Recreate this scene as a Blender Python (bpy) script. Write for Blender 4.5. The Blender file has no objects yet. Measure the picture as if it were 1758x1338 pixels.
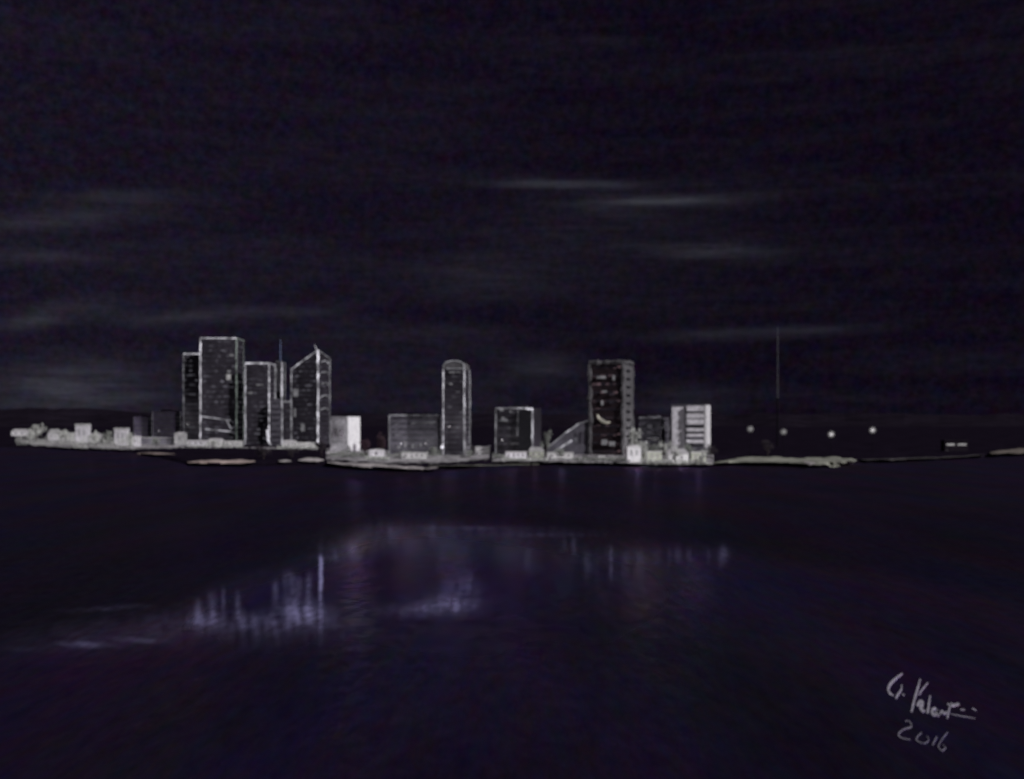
import bpy, bmesh, math, random
from mathutils import Vector, noise as mnoise
random.seed(11)
S = bpy.context.scene
COL = S.collection
F, CX, HY, H = 1885.0, 879.0, 720.0, 40.0     # focal length in photo pixels, centre column, horizon row, eye height (m)
GZ = 3.0                                       # height of the shore above the water

def dist(y, z=GZ): return (H - z) * F / (y - HY)
def wx(px, D): return (px - CX) / F * D
def wz(py, D): return H + (HY - py) / F * D

# ------------------------------------------------------------------ materials
def nodes(name):
    m = bpy.data.materials.new(name); m.use_nodes = True
    nt = m.node_tree
    return m, nt, nt.nodes['Principled BSDF']

def mottled(name, col, rough=0.8, scale=0.15, amp=0.45, stretch=(1, 1, 1), spec=0.3, bump=0.0):
    m, nt, b = nodes(name)
    tc = nt.nodes.new('ShaderNodeTexCoord'); mp = nt.nodes.new('ShaderNodeMapping')
    mp.inputs['Scale'].default_value = stretch
    nt.links.new(tc.outputs['Object'], mp.inputs['Vector'])
    n = nt.nodes.new('ShaderNodeTexNoise'); n.inputs['Scale'].default_value = scale
    n.inputs['Detail'].default_value = 6; n.inputs['Roughness'].default_value = 0.7
    nt.links.new(mp.outputs['Vector'], n.inputs['Vector'])
    r = nt.nodes.new('ShaderNodeValToRGB')
    r.color_ramp.elements[0].position = 0.33; r.color_ramp.elements[1].position = 0.68
    r.color_ramp.elements[0].color = tuple(c * (1 - amp) for c in col) + (1,)
    r.color_ramp.elements[1].color = tuple(min(.9, c * (1 + amp)) for c in col) + (1,)
    nt.links.new(n.outputs['Fac'], r.inputs['Fac'])
    nt.links.new(r.outputs['Color'], b.inputs['Base Color'])
    b.inputs['Roughness'].default_value = rough
    b.inputs['Specular IOR Level'].default_value = spec
    if bump:
        bp = nt.nodes.new('ShaderNodeBump'); bp.inputs['Strength'].default_value = bump; bp.inputs['Distance'].default_value = 0.5
        nt.links.new(n.outputs['Fac'], bp.inputs['Height']); nt.links.new(bp.outputs['Normal'], b.inputs['Normal'])
    return m

def glow(name, col, strength, lo=0.15, scale=0.09):
    """a lamp strip whose sections burn unevenly"""
    m, nt, b = nodes(name)
    tc = nt.nodes.new('ShaderNodeTexCoord')
    n = nt.nodes.new('ShaderNodeTexNoise'); n.inputs['Scale'].default_value = scale; n.inputs['Detail'].default_value = 4
    nt.links.new(tc.outputs['Object'], n.inputs['Vector'])
    mr = nt.nodes.new('ShaderNodeMapRange')
    mr.inputs['From Min'].default_value = 0.40; mr.inputs['From Max'].default_value = 0.64
    mr.inputs['To Min'].default_value = strength * lo; mr.inputs['To Max'].default_value = strength
    nt.links.new(n.outputs['Fac'], mr.inputs['Value'])
    b.inputs['Base Color'].default_value = (.08, .08, .085, 1)
    b.inputs['Roughness'].default_value = .6
    b.inputs['Emission Color'].default_value = col + (1,)
    nt.links.new(mr.outputs['Result'], b.inputs['Emission Strength'])
    return m

def window_glass(name, col, strength, thresh, cell=(4.2, 4.2, 3.0), base=(.034, .030, .041)):
    """dark ribbon glazing: some rooms behind it are lit"""
    m, nt, b = nodes(name)
    tc = nt.nodes.new('ShaderNodeTexCoord')
    sn = nt.nodes.new('ShaderNodeVectorMath'); sn.operation = 'SNAP'; sn.inputs[1].default_value = cell
    nt.links.new(tc.outputs['Object'], sn.inputs[0])
    oi = nt.nodes.new('ShaderNodeObjectInfo')
    ad = nt.nodes.new('ShaderNodeVectorMath'); ad.operation = 'ADD'
    nt.links.new(sn.outputs[0], ad.inputs[0]); nt.links.new(oi.outputs['Random'], ad.inputs[1])
    wn = nt.nodes.new('ShaderNodeTexWhiteNoise'); nt.links.new(ad.outputs[0], wn.inputs['Vector'])
    mr = nt.nodes.new('ShaderNodeMapRange')
    mr.inputs['From Min'].default_value = thresh; mr.inputs['From Max'].default_value = 1
    mr.inputs['To Min'].default_value = 0; mr.inputs['To Max'].default_value = strength
    nt.links.new(wn.outputs['Value'], mr.inputs['Value'])
    n = nt.nodes.new('ShaderNodeTexNoise'); n.inputs['Scale'].default_value = .35
    nt.links.new(tc.outputs['Object'], n.inputs['Vector'])
    mu = nt.nodes.new('ShaderNodeMath'); mu.operation = 'MULTIPLY'
    n.inputs['Scale'].default_value = .075; n.inputs['Detail'].default_value = 5
    m3 = nt.nodes.new('ShaderNodeMapRange')
    for i, vv in enumerate((.40, .66, .12, 1.5)): m3.inputs[i + 1].default_value = vv
    nt.links.new(n.outputs['Fac'], m3.inputs[0])
    nt.links.new(mr.outputs['Result'], mu.inputs[0]); nt.links.new(m3.outputs[0], mu.inputs[1])
    b.inputs['Base Color'].default_value = base + (1,)
    b.inputs['Roughness'].default_value = .35
    b.inputs['Emission Color'].default_value = col + (1,)
    nt.links.new(mu.outputs[0], b.inputs['Emission Strength'])
    return m

M = {}
M['dark'] = mottled('dark_cladding', (0.0338, 0.0299, 0.0395), .7, .07, .7, (1, 1, .5))
M['grey'] = mottled('grey_cladding', (0.0410, 0.0400, 0.0458), .7, .07, .45, (1, 1, .5))
M['maroon'] = mottled('maroon_cladding', (0.0289, 0.0174, 0.0222), .7, .08, .5, (1, 1, .5))
M['lilac'] = mottled('lilac_grey_render', (0.0960, 0.0920, 0.1120), .8, .12, .4)
M['pale'] = mottled('pale_render', (.56, .55, .58), .85, .25, .42)
M['white'] = mottled('white_render', (.80, .79, .82), .85, .2, .3)
M['stone'] = mottled('grey_stone', (.38, .38, .38), .9, .3, .45)
M['green_stone'] = mottled('weathered_stone', (.21, .22, .185), .9, .16, .45)
M['roof'] = mottled('dark_roof', (0.0647, 0.0588, 0.0676), .8, .2, .4)
M['roof_pale'] = mottled('pale_roof', (.5, .49, .5), .8, .2, .35)
M['frame'] = mottled('pale_concrete_frame', (0.1080, 0.1058, 0.1116), .8, .1, .45, (1, 1, .6))
M['soil'] = mottled('dark_soil', (0.0135, 0.0097, 0.0182), 1, .03, .5, spec=0)
M['sand'] = mottled('grey_sand', (.58, .54, .53), .95, .05, .55, (1, .5, 1), bump=.5)
M['sand_tan'] = mottled('tan_sand', (.56, .45, .41), .95, .05, .55, (1, .5, 1), bump=.5)
M['sand_green'] = mottled('weedy_sand', (.33, .34, .28), .95, .05, .55, (1, .5, 1), bump=.5)
M['steel'] = mottled('galvanised_steel', (0.1118, 0.1176, 0.1265), .5, .3, .3)
M['steel_dark'] = mottled('dark_steel', (0.0094, 0.0082, 0.0118), .8, .3, .3, spec=.05)
M['black_boards'] = mottled('black_boards', (.019, .015, .022), .9, .3, .3, spec=.05)
M['plum'] = mottled('plum_render', (.060, .048, .085), .85, .1, .4)
M['sand_dim'] = mottled('dark_wet_sand', (.075, .07, .072), .95, .05, .6)
M['sand_dull'] = mottled('dull_tan_sand', (.19, .165, .14), .95, .05, .6)
M['bark'] = mottled('bark', (.05, .04, .035), .95, .6, .4)
M['leaf_dark'] = mottled('dark_leaves', (0.0360, 0.0288, 0.0360), .8, .3, .5)
M['leaf_wine'] = mottled('wine_leaves', (0.0480, 0.0240, 0.0360), .8, .3, .5)
M['leaf_pale'] = mottled('silver_leaves', (.55, .57, .53), .8, .3, .45)
M['leaf_mid'] = mottled('grey_green_leaves', (.26, .28, .25), .8, .3, .45)
M['paint'] = mottled('white_hull_paint', (.85, .84, .86), .5, .3, .12)
M['ink'] = mottled('pale_lettering_paint', (0.4480, 0.4320, 0.4960), .8, .5, .4)
M['led_hi'] = glow('lamp_strip_bright', (.93, .90, 1.0), 1.15, .2)
M['led_mid'] = glow('lamp_strip_medium', (.92, .90, 1.0), .60, .14)
M['led_low'] = glow('lamp_strip_dim', (.92, .91, 1.0), .28, .14)
M['led_green'] = glow('lamp_strip_greenish', (.85, 1.0, .92), .26, .3)
M['led_blue'] = glow('lamp_blue', (.30, .45, 1.0), .2, .4)
M['led_warm'] = glow('lamp_strip_warm', (1.0, .93, .78), .55, .3)
M['glass'] = window_glass('ribbon_glass', (.86, .84, 1.0), .085, .55)
M['glass_low'] = window_glass('ribbon_glass_dim', (.86, .86, .95), .07, .55)
M['glass_red'] = window_glass('ribbon_glass_rosy', (1.0, .62, .70), .12, .6)
M['lit'] = glow('lit_window', (1.0, .96, .97), .42, .4, .5)
M['lit_low'] = glow('lit_window_dim', (.95, .93, 1.0), .16, .3, .5)
M['pane'] = mottled('dark_pane', (0.0176, 0.0176, 0.0206), .25, .5, .3, spec=.5)
M['globe_hi'] = glow('lamp_globe_bright', (1.0, .95, .98), 1.25, .6, .4)
def halo_shell(name, e):  # translucent glowing shell that imitates a lamp's soft halo
    m, nt, b = nodes(name)
    b.inputs['Base Color'].default_value = (.3, .3, .3, 1); b.inputs['Emission Color'].default_value = (1, .95, .97, 1); b.inputs['Emission Strength'].default_value = e
    tr = nt.nodes.new('ShaderNodeBsdfTransparent'); mx = nt.nodes.new('ShaderNodeMixShader'); mx.inputs[0].default_value = .38
    nt.links.new(tr.outputs[0], mx.inputs[1]); nt.links.new(b.outputs[0], mx.inputs[2]); nt.links.new(mx.outputs[0], nt.nodes['Material Output'].inputs['Surface'])
    return m
M['frosted_hi'] = halo_shell('frosted_globe_bright', .085); M['frosted_low'] = halo_shell('frosted_globe_dim', .05)
M['globe_low'] = glow('lamp_globe_dim', (.95, .95, .93), .42, .5, .4)

# ------------------------------------------------------------------ object helpers
def tag(o, label=None, cat=None, group=None, kind=None):
    for k, v in (('label', label), ('category', cat), ('group', group), ('kind', kind)):
        if v: o[k] = v
    return o

def empty(name, loc, label, cat, group=None):
    o = bpy.data.objects.new(name, None); COL.objects.link(o); o.location = loc
    o.empty_display_size = 2
    return tag(o, label, cat, group)

class MB:
    """collects shapes in world coordinates, linked as ONE mesh object relative to its parent's base"""
    def __init__(s): s.v, s.f = [], []
    def face_set(s, vs, fs):
        b = len(s.v); s.v += [Vector(p) for p in vs]; s.f += [tuple(b + i for i in f) for f in fs]; return s
    def prism(s, bottom, top):
        """closed prism between two equal rings of points"""
        n = len(bottom)
        fs = [tuple(range(n))[::-1], tuple(range(n, 2 * n))]
        fs += [(i, (i + 1) % n, n + (i + 1) % n, n + i) for i in range(n)]
        return s.face_set(list(bottom) + list(top), fs)
    def column(s, ring, z0, z1):
        return s.prism([(x, y, z0) for x, y in ring], [(x, y, z1) for x, y in ring])
    def box(s, x0, x1, y0, y1, z0, z1):
        return s.column([(x0, y0), (x1, y0), (x1, y1), (x0, y1)], z0, z1)
    def tube(s, pts, r, n=6, jit=0.0, step=None):
        pts = [Vector(p) for p in pts]
        if step:
            out = [pts[0]]
            for a, b in zip(pts, pts[1:]):
                k = max(1, int((b - a).length / step))
                out += [a.lerp(b, (i + 1) / k) for i in range(k)]
            pts = out
        rr = r if isinstance(r, (list, tuple)) else None
        rings = []
        for i, p in enumerate(pts):
            d = (pts[min(i + 1, len(pts) - 1)] - pts[max(i - 1, 0)]).normalized()
            u = d.orthogonal().normalized(); w = d.cross(u)
            if rr:
                t = i / max(1, len(pts) - 1) * (len(rr) - 1); k = min(int(t), len(rr) - 2)
                ri = rr[k] + (rr[k + 1] - rr[k]) * (t - k)
            else: ri = r
            if jit:
                ri *= 1 + jit * random.uniform(-.8, .8); p = p + Vector((random.uniform(-1, 1), 0, random.uniform(-.5, .5))) * (jit * ri * .8)
            rings.append([p + (u * math.cos(2 * math.pi * j / n) + w * math.sin(2 * math.pi * j / n)) * ri for j in range(n)])
        vs = [v for R in rings for v in R]; fs = []
        for i in range(len(rings) - 1):
            for j in range(n):
                fs.append((i * n + j, i * n + (j + 1) % n, (i + 1) * n + (j + 1) % n, (i + 1) * n + j))
        fs.append(tuple(range(n))[::-1]); fs.append(tuple((len(rings) - 1) * n + j for j in range(n)))
        return s.face_set(vs, fs)
    def ball(s, c, r, seg=14, rings=9, sq=(1, 1, 1)):
        c = Vector(c); vs = [c + Vector((0, 0, r * sq[2]))]
        for i in range(1, rings):
            t = math.pi * i / rings
            for j in range(seg):
                a = 2 * math.pi * j / seg
                vs.append(c + Vector((r * sq[0] * math.sin(t) * math.cos(a), r * sq[1] * math.sin(t) * math.sin(a), r * sq[2] * math.cos(t))))
        vs.append(c - Vector((0, 0, r * sq[2]))); fs = []
        for j in range(seg): fs.append((0, 1 + j, 1 + (j + 1) % seg))
        for i in range(rings - 2):
            for j in range(seg):
                a = 1 + i * seg + j; b = 1 + i * seg + (j + 1) % seg
                fs.append((a, a + seg, b + seg, b))
        o = 1 + (rings - 2) * seg
        for j in range(seg): fs.append((o + j, len(vs) - 1, o + (j + 1) % seg))
        return s.face_set(vs, fs)
    def build(s, name, mat, parent=None, base=(0, 0, 0), label=None, smooth=False):
        base = Vector(base)
        me = bpy.data.meshes.new(name); me.from_pydata([v - base for v in s.v], [], s.f); me.update()
        bm = bmesh.new(); bm.from_mesh(me); bmesh.ops.recalc_face_normals(bm, faces=bm.faces); bm.to_mesh(me); bm.free()
        if smooth:
            for p in me.polygons: p.use_smooth = True
        me.materials.append(mat)
        o = bpy.data.objects.new(name, me); COL.objects.link(o)
        if parent: o.parent = parent
        else: o.location = base
        if label: o['label'] = label
        return o

# ------------------------------------------------------------------ high-rise towers
def solve_plan(x0, x1, x2, D, depth):
    """plan of a block from its left edge, near corner and right edge as seen from the far bank"""
    t0, t1, t2 = (x0 - CX) / F, (x1 - CX) / F, (x2 - CX) / F
    X1 = t1 * D
    lo, hi = math.radians(-40), math.radians(70)
    for _ in range(60):
        th = (lo + hi) / 2
        px = (X1 + depth * math.sin(th)) / (D + depth * math.cos(th))
        if px < t2: lo = th
        else: hi = th
    w = (X1 - t0 * D) / (math.cos(th) + t0 * math.sin(th))
    C = Vector((X1, D)); u = Vector((-math.cos(th), math.sin(th))); v = Vector((math.sin(th), math.cos(th)))
    return C + w * u, C, C + depth * v, C + w * u + depth * v, u, v, w

LED = {1: 'led_low', 2: 'led_mid', 3: 'led_hi', 'g': 'led_green', 'f': 'frame', 'w': 'led_warm'}
def tower(name, label, x0, x1, x2, ytop, D, depth, wall, glass, floors, edges, r=.85, group=None, ytl=None, cat='tower',
          roofbox=True, bandfrac=.42, side=True, jit=.5, band_from=0.03, z0=GZ):
    L, C, R, B, u, v, w = solve_plan(x0, x1, x2, D, depth)
    z1 = wz(ytop, D); zl = wz(ytl, D) if ytl else z1         # ytl: a lower top at the left end (raked roof)
    c = (L + R) / 2; base = (c.x, c.y, z0)
    t = empty(name, base, label, cat, group)
    MB().prism([(p.x, p.y, z0) for p in (L, C, R, B)],
               [(L.x, L.y, zl), (C.x, C.y, z1), (R.x, R.y, z1 - (0 if not ytl else (z1 - zl) * .35)), (B.x, B.y, zl)]).build('wall', M[wall], t, base)
    out = (-u + 0 * v)                                      # outward of the right face
    fr = -v                                                 # outward of the front face
    fh = (z1 - z0) / floors
    for k in range(floors):
        za = z0 + (k + band_from) * fh + fh * .25; zb = za + fh * bandfrac
        if zb > z1 - 1.2: continue
        a, b = .06, .94
        if ytl:                                             # stop the band under the raked roof line
            f = (zb + 2 - zl) / (z1 - zl) if z1 != zl else 0
            a = max(a, min(.9, f))
        P0 = L.lerp(C, a); P1 = L.lerp(C, b)
        m = MB()
        q = [P0 + fr * .3, P1 + fr * .3, P1 - fr * .3, P0 - fr * .3]
        m.column([(p.x, p.y) for p in q], za, zb)
        if side:
            P2 = C.lerp(R, .12); P3 = C.lerp(R, .88)
            q = [P2 + out * .3, P3 + out * .3, P3 - out * .3, P2 - out * .3]
            if not (ytl and zb > z1 - (z1 - zl) * .4): m.column([(p.x, p.y) for p in q], za, zb)
        m.build('window_band', M[glass], t, base)
    zr = z1 - (0 if not ytl else (z1 - zl) * .35)
    lines = {'L': [(L.x, L.y, z0 + 1), (L.x, L.y, zl)], 'C': [(C.x, C.y, z0 + 1), (C.x, C.y, z1)], 'R': [(R.x, R.y, z0 + 1), (R.x, R.y, zr)],
             'T': [(L.x, L.y, zl), (C.x, C.y, z1)], 'S': [(C.x, C.y, z1), (R.x, R.y, zr)]}
    for k, lev in edges.items():
        rr = r
        if isinstance(lev, tuple): lev, rr = lev
        MB().tube(lines[k], rr, 6, jit, 4.0).build('edge_frame' if lev == 'f' else 'edge_light', M[LED[lev]], t, base)
    if roofbox and not ytl:
        cc = (L + C + R + B) / 4
        q = [cc + (p - cc) * .45 for p in (L, C, R, B)]
        MB().column([(p.x, p.y) for p in q], z1 - .2, z1 + fh * .35).build('roof_plant_room', M[wall], t, base)
    q = (L, C, R, B)
    return t, base, (L, C, R, B, u, v, fr, out, z1)

def on_front(g, px, py, off=.5):
    """point on a tower's front face that shows at this column and row"""
    L, C, R, B, u, v, fr, out, z1 = g
    t = (px - CX) / F
    d = C - L; k = (L.x - t * L.y) / (t * d.y - d.x)
    p = L + d * k + fr * off
    return Vector((p.x, p.y, wz(py, p.y)))

def fill_lamp(t, base, p, watts):  # added lamp on an invented post, brightens a facade left dark
    l = bpy.data.lights.new('flood_light', 'POINT'); l.energy = watts; l.color = (1, .97, 1); l.shadow_soft_size = 1
    o = bpy.data.objects.new('flood_light', l); COL.objects.link(o); o.parent = t; o.location = Vector(p) - Vector(base)
    a = MB().tube([(p[0], p[1] + .4, GZ), (p[0], p[1] + .4, p[2] - .6)], .2, 5).build('flood_post', M['steel_dark'], t, base)
    MB().box(p[0] - .6, p[0] + .6, p[1] + .1, p[1] + .5, p[2] - .7, p[2] - .1).build('flood_head', M['globe_hi'], a, base)
def fill_front(tb, k, off, z, watts):
    t, base, g = tb
    L, C, R, B, u, v, fr, out, z1 = g
    p = L.lerp(C, k) + fr * off; fill_lamp(t, base, (p.x, p.y, GZ + z), watts)

GT = 'outlined towers of the left-hand cluster'
T1, b1, g1 = tower('high_rise_tower', 'narrow dim tower with pale flat roof line, left of the tallest tower',
    315, 343, 346, 608, 1640, 34, 'dark', 'glass', 19, {'L': 1, 'T': (3, .8)}, .8, GT)
T2, b2, g2 = tower('high_rise_tower', 'tallest tower of the skyline, square flat top outlined in white light',
    344, 406, 418, 581, 1580, 48, 'dark', 'glass', 21, {'L': (3, .9), 'C': ('g', .8), 'T': (3, .8), 'S': ('g', .8), 'R': ('g', .6)}, 1.0, GT)
T3, b3, g3 = tower('high_rise_tower', 'flat topped tower with bright rounded corner, right of the tallest tower',
    421, 462, 472, 624, 1560, 40, 'dark', 'glass', 18, {'L': (2, .8), 'C': (3, .8), 'T': (3, .9), 'S': (2, .8), 'R': (1, 1.6)}, .9, GT)
T4, b4, g4 = tower('high_rise_tower', 'very slim pale tower carrying a blue aerial, between two wider towers',
    474, 484, 489, 621, 1660, 24, 'grey', 'glass_low', 16, {'C': (3, 1.0), 'T': (1, .6), 'R': 1}, .9, GT, roofbox=False)
T5, b5, g5 = tower('high_rise_tower', 'tower with steeply raked roof rising to a sharp point, brilliant white corner line',
    500, 546, 566, 601, 1580, 46, 'dark', 'glass', 20, {'L': (2, .7), 'C': (3, 1.25), 'T': (2, 1.0), 'S': (1, .9), 'R': (1, .9)}, 1.0, GT, ytl=634)

# details of the left-hand cluster
for (xa, ya, xb, yb) in ((345, 715, 396, 722), (352, 737, 396, 741), (389, 722, 397, 737)):
    MB().tube([on_front(g2, xa, ya), on_front(g2, xb, yb)], .7, 6, .3, 4).build('podium_light', M['led_mid'], T2, b2)
for (xa, ya, xb, yb) in ((390, 636, 396, 640), (389, 643, 396, 652), (394, 608, 401, 612)):
    p, q = on_front(g2, xa, ya), on_front(g2, xb, yb)
    MB().box(p.x, q.x, min(p.y, q.y) - .4, max(p.y, q.y) + 1.2, q.z, p.z).build('lit_window', M['lit' if ya > 640 else 'lit_low'], T2, b2)
for (xa, ya, xb, yb) in ((426, 673, 433, 677), (440, 660, 452, 662)):
    p, q = on_front(g3, xa, ya), on_front(g3, xb, yb)
    MB().box(p.x, q.x, min(p.y, q.y) - .4, max(p.y, q.y) + 1.2, q.z, p.z).build('lit_window', M['lit_low'], T3, b3)
MB().tube([on_front(g3, 459, 738, 1.5), on_front(g3, 460.5, 756, 1.5), on_front(g3, 466, 763, 4), on_front(g3, 480, 767, 7)], [1.2, 1.4, 1.6, 1.0], 6, .2, 3).build('entrance_canopy', M['led_hi'], T3, b3)
MB().tube([(b4[0], b4[1], wz(622, 1660)), (b4[0], b4[1], wz(582, 1660))], [.9, .5], 6).build('aerial', M['led_blue'], T4, b4)
MB().tube([on_front(g5, 543.5, 601, .3), on_front(g5, 540.5, 592, .3)], [.9, .4], 6).build('spire', M['led_mid'], T5, b5)
for k, yy in enumerate((622, 641, 660, 682, 704)):           # curved lit balconies on the right face of the pointed tower
    L, C, R, B, u, v, fr, out, z1 = g5
    pts = []
    for i in range(8):
        s = .15 + .7 * i / 7
        p = C.lerp(R, s) + out * (.6 + 2.2 * math.sin(math.pi * (s - .15) / .7)); pts.append((p.x, p.y, wz(yy, C.y) + 6 * math.sin(math.pi * s) - 3))
    MB().tube(pts, .75, 6, .2).build('balcony', M['led_low' if k else 'led_mid'], T5, b5)
for (xa, ya, xb, yb) in ((504, 668, 512, 681), (505, 702, 508, 716), (517, 728, 523, 741)):
    p, q = on_front(g5, xa, ya), on_front(g5, xb, yb)
    MB().box(p.x, q.x, min(p.y, q.y) - .4, max(p.y, q.y) + 1.2, q.z, p.z).build('lit_window', M['lit_low'], T5, b5)

# grey link block between the slim tower and the pointed tower
tower('link_building', 'pale grey mid-height slab at the foot of the slim tower with blue aerial', 465, 484, 486, 688, 1545, 14, 'lilac', 'glass_low', 8,
      {'C': (2, .8)}, .8, None, cat='building', roofbox=True)
tower('link_building', 'low narrow block with a lit roof line against the left side of the raked tower', 486, 500, 503, 690, 1560, 20, 'dark', 'glass_low', 7,
      {'T': (1, 1.2), 'C': (1, 1.0)}, .8, None, cat='building', roofbox=False)
DB1 = tower('office_block', 'dark purple block barely seen left of the tower cluster', 262, 300, 310, 706, 1650, 40, 'plum', 'glass_low', 8,
      {'R': (1, .35), 'L': (1, .25)}, .4, None, cat='building')
DB2 = tower('office_block', 'low dim block above the long low shed, left of the purple block', 230, 254, 260, 716, 1660, 40, 'plum', 'glass_low', 6,
      {'L': (1, .25)}, .4, None, cat='building')

fill_front(DB1, .5, 30, 20, 14000); fill_front(DB2, .3, 26, 14, 8000); fill_front((T1, b1, g1), .35, 26, 30, 16000)  # added fill on fronts the towers leave in shadow
# middle and right-hand towers
T6, b6, g6 = tower('high_rise_tower', 'slender free-standing tower with rounded crown and bright outline, mid-skyline',
    761, 797, 806, 634, 1130, 30, 'dark', 'glass_low', 17, {'L': (3, .55), 'C': (2, .75), 'R': (1, 1.2)}, .7, None, roofbox=False)
L, C, R, B, u, v, fr, out, z1 = g6
ring = []
for i in range(13):
    a = math.pi * i / 12; s = .5 - .5 * math.cos(a); ring.append((L.lerp(C, s), z1 + 8.6 * math.sin(a) ** .55))
MB().prism([(p.x, p.y, z) for p, z in ring], [((p + (R - C)).x, (p + (R - C)).y, z) for p, z in ring]).build('roof_crown', M['frame'], T6, b6)
MB().tube([(p.x + fr.x * .3, p.y + fr.y * .3, z) for p, z in ring], .8, 6, .2).build('edge_light', M['led_low'], T6, b6)
MB().tube([on_front(g6, 766, 633, .4), on_front(g6, 795, 633, .4)], .5, 6, .3, 2).build('edge_light', M['led_low'], T6, b6)
for (xa, ya, xb, yb) in ((771, 638, 781, 641), (784, 638, 791, 640), (771, 658, 777, 661)):
    p, q = on_front(g6, xa, ya), on_front(g6, xb, yb)
    MB().box(p.x, q.x, min(p.y, q.y) - .4, max(p.y, q.y) + 1, q.z, p.z).build('lit_window', M['lit_low'], T6, b6)
p = on_front(g6, 760, 768); MB().ball((p.x - .5, p.y - 1, p.z), 1.5).build('foot_lamp', M['led_hi'], T6, b6)

T7, b7, g7 = tower('high_rise_tower', 'broad tower with thick pale frame, dark maroon front and pale right side',
    1013, 1069, 1086, 622, 1130, 36, 'maroon', 'glass_red', 11, {'L': ('f', 2.2), 'C': ('f', 2.0), 'R': ('f', 1.2), 'T': ('f', 2.6), 'S': ('f', 2.2)}, .8, None, roofbox=False, bandfrac=.3, side=False)
L, C, R, B, u, v, fr, out, z1 = g7
q = [C + out * .5, R + out * .5, R - out * .4, C - out * .4]
q = [q[0].lerp(q[1], .1), q[0].lerp(q[1], .93), q[3].lerp(q[2], .93), q[3].lerp(q[2], .1)]
MB().column([(p.x, p.y) for p in q], GZ + 6, z1 - 1.5).build('side_cladding', M['frame'], T7, b7)  # right face paler, light from the right put into its colour
for k in range(9):
    za = GZ + 18 + k * 8.5
    qq = [C.lerp(R, .3) + out * .8, C.lerp(R, .72) + out * .8, C.lerp(R, .72) + out * .2, C.lerp(R, .3) + out * .2]
    MB().column([(p.x, p.y) for p in qq], za, za + 2.6).build('window', M['pane'], T7, b7)
for (xa, ya, xb, yb, mm) in ((1025, 646, 1040, 650, 'lit_low'), (1052, 645, 1056, 653, 'lit_low'), (1034, 671, 1042, 674, 'lit_low'), (1046, 676, 1056, 679, 'glass_red'),
                             (1032, 688, 1036, 696, 'lit_low'), (1046, 690, 1053, 693, 'glass_red'), (1033, 755, 1043, 764, 'lit_low'), (1046, 758, 1056, 766, 'lit_low')):
    p, q = on_front(g7, xa, ya), on_front(g7, xb, yb)
    MB().box(p.x, q.x, min(p.y, q.y) - .5, max(p.y, q.y) + 1.2, q.z, p.z).build('lit_window', M[mm], T7, b7)
MB().tube([on_front(g7, x, y, .8) for x, y in ((1026, 712), (1029, 718), (1035, 723), (1042, 726), (1048, 725))], [.5, 1.3, 1.8, 1.5, .7], 8, .1, 1.2).build('curved_balcony', M['led_warm'], T7, b7)

# lower blocks
W1, bw, gw = tower('office_block', 'long low dim grey block with a row of lit windows near its foot',
    668, 752, 759, 713, 1160, 40, 'lilac', 'glass_low', 7, {'L': (1, .6), 'T': (1, .5)}, .5, None, cat='building', bandfrac=.35)
for (xa, ya, xb, yb) in ((694, 759, 698, 768), (707, 762, 711, 770), (714, 764, 716, 769), (721, 761, 724, 767), (682, 766, 688, 770)):
    p, q = on_front(gw, xa, ya), on_front(gw, xb, yb)
    MB().box(p.x, q.x, min(p.y, q.y) - .5, max(p.y, q.y) + 1, q.z, p.z).build('lit_window', M['lit_low'], W1, bw)
MB().tube([on_front(gw, 706, 727), on_front(gw, 748, 725)], .45, 6, .3, 3).build('ledge_light', M['led_low'], W1, bw)

W2, b9, g9 = tower('office_block', 'squat dark block with white roof edge, black recessed bay and bright right corner',
    851, 914, 929, 701, 1140, 34, 'dark', 'glass_low', 6, {'L': (1, .6), 'C': (2, .8), 'T': (2, .6)}, .6, None, cat='building', bandfrac=.3, side=False)
p, q = on_front(g9, 891, 706), on_front(g9, 911, 771)
MB().box(p.x, q.x, min(p.y, q.y) - .6, max(p.y, q.y) + 1, q.z, p.z).build('recessed_bay', M['pane'], W2, b9)
MB().tube([on_front(g9, 889.5, 704), on_front(g9, 888.5, 748)], .4, 6, .2, 3).build('edge_light', M['led_low'], W2, b9)
MB().tube([on_front(g9, 903, 702, .8), on_front(g9, 915, 703, .8)], .8, 6, .2, 3).build('edge_light', M['led_hi'], W2, b9)
for (xa, ya, xb, yb) in ((861, 716, 866, 723), (866, 719, 871, 724), (858, 702, 865, 706), (875, 705, 879, 708)):
    p, q = on_front(g9, xa, ya), on_front(g9, xb, yb)
    MB().box(p.x, q.x, min(p.y, q.y) - .5, max(p.y, q.y) + 1, q.z, p.z).build('lit_window', M['lit_low'], W2, b9)

W3 = tower('office_block', 'dim grey block left of the slab-fronted block, behind pale trees', 1097, 1136, 1148, 717, 1150, 30, 'lilac', 'glass_low', 6,
      {'R': (1, .5), 'T': (1, .4)}, .5, None, cat='building', bandfrac=.5)

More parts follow.
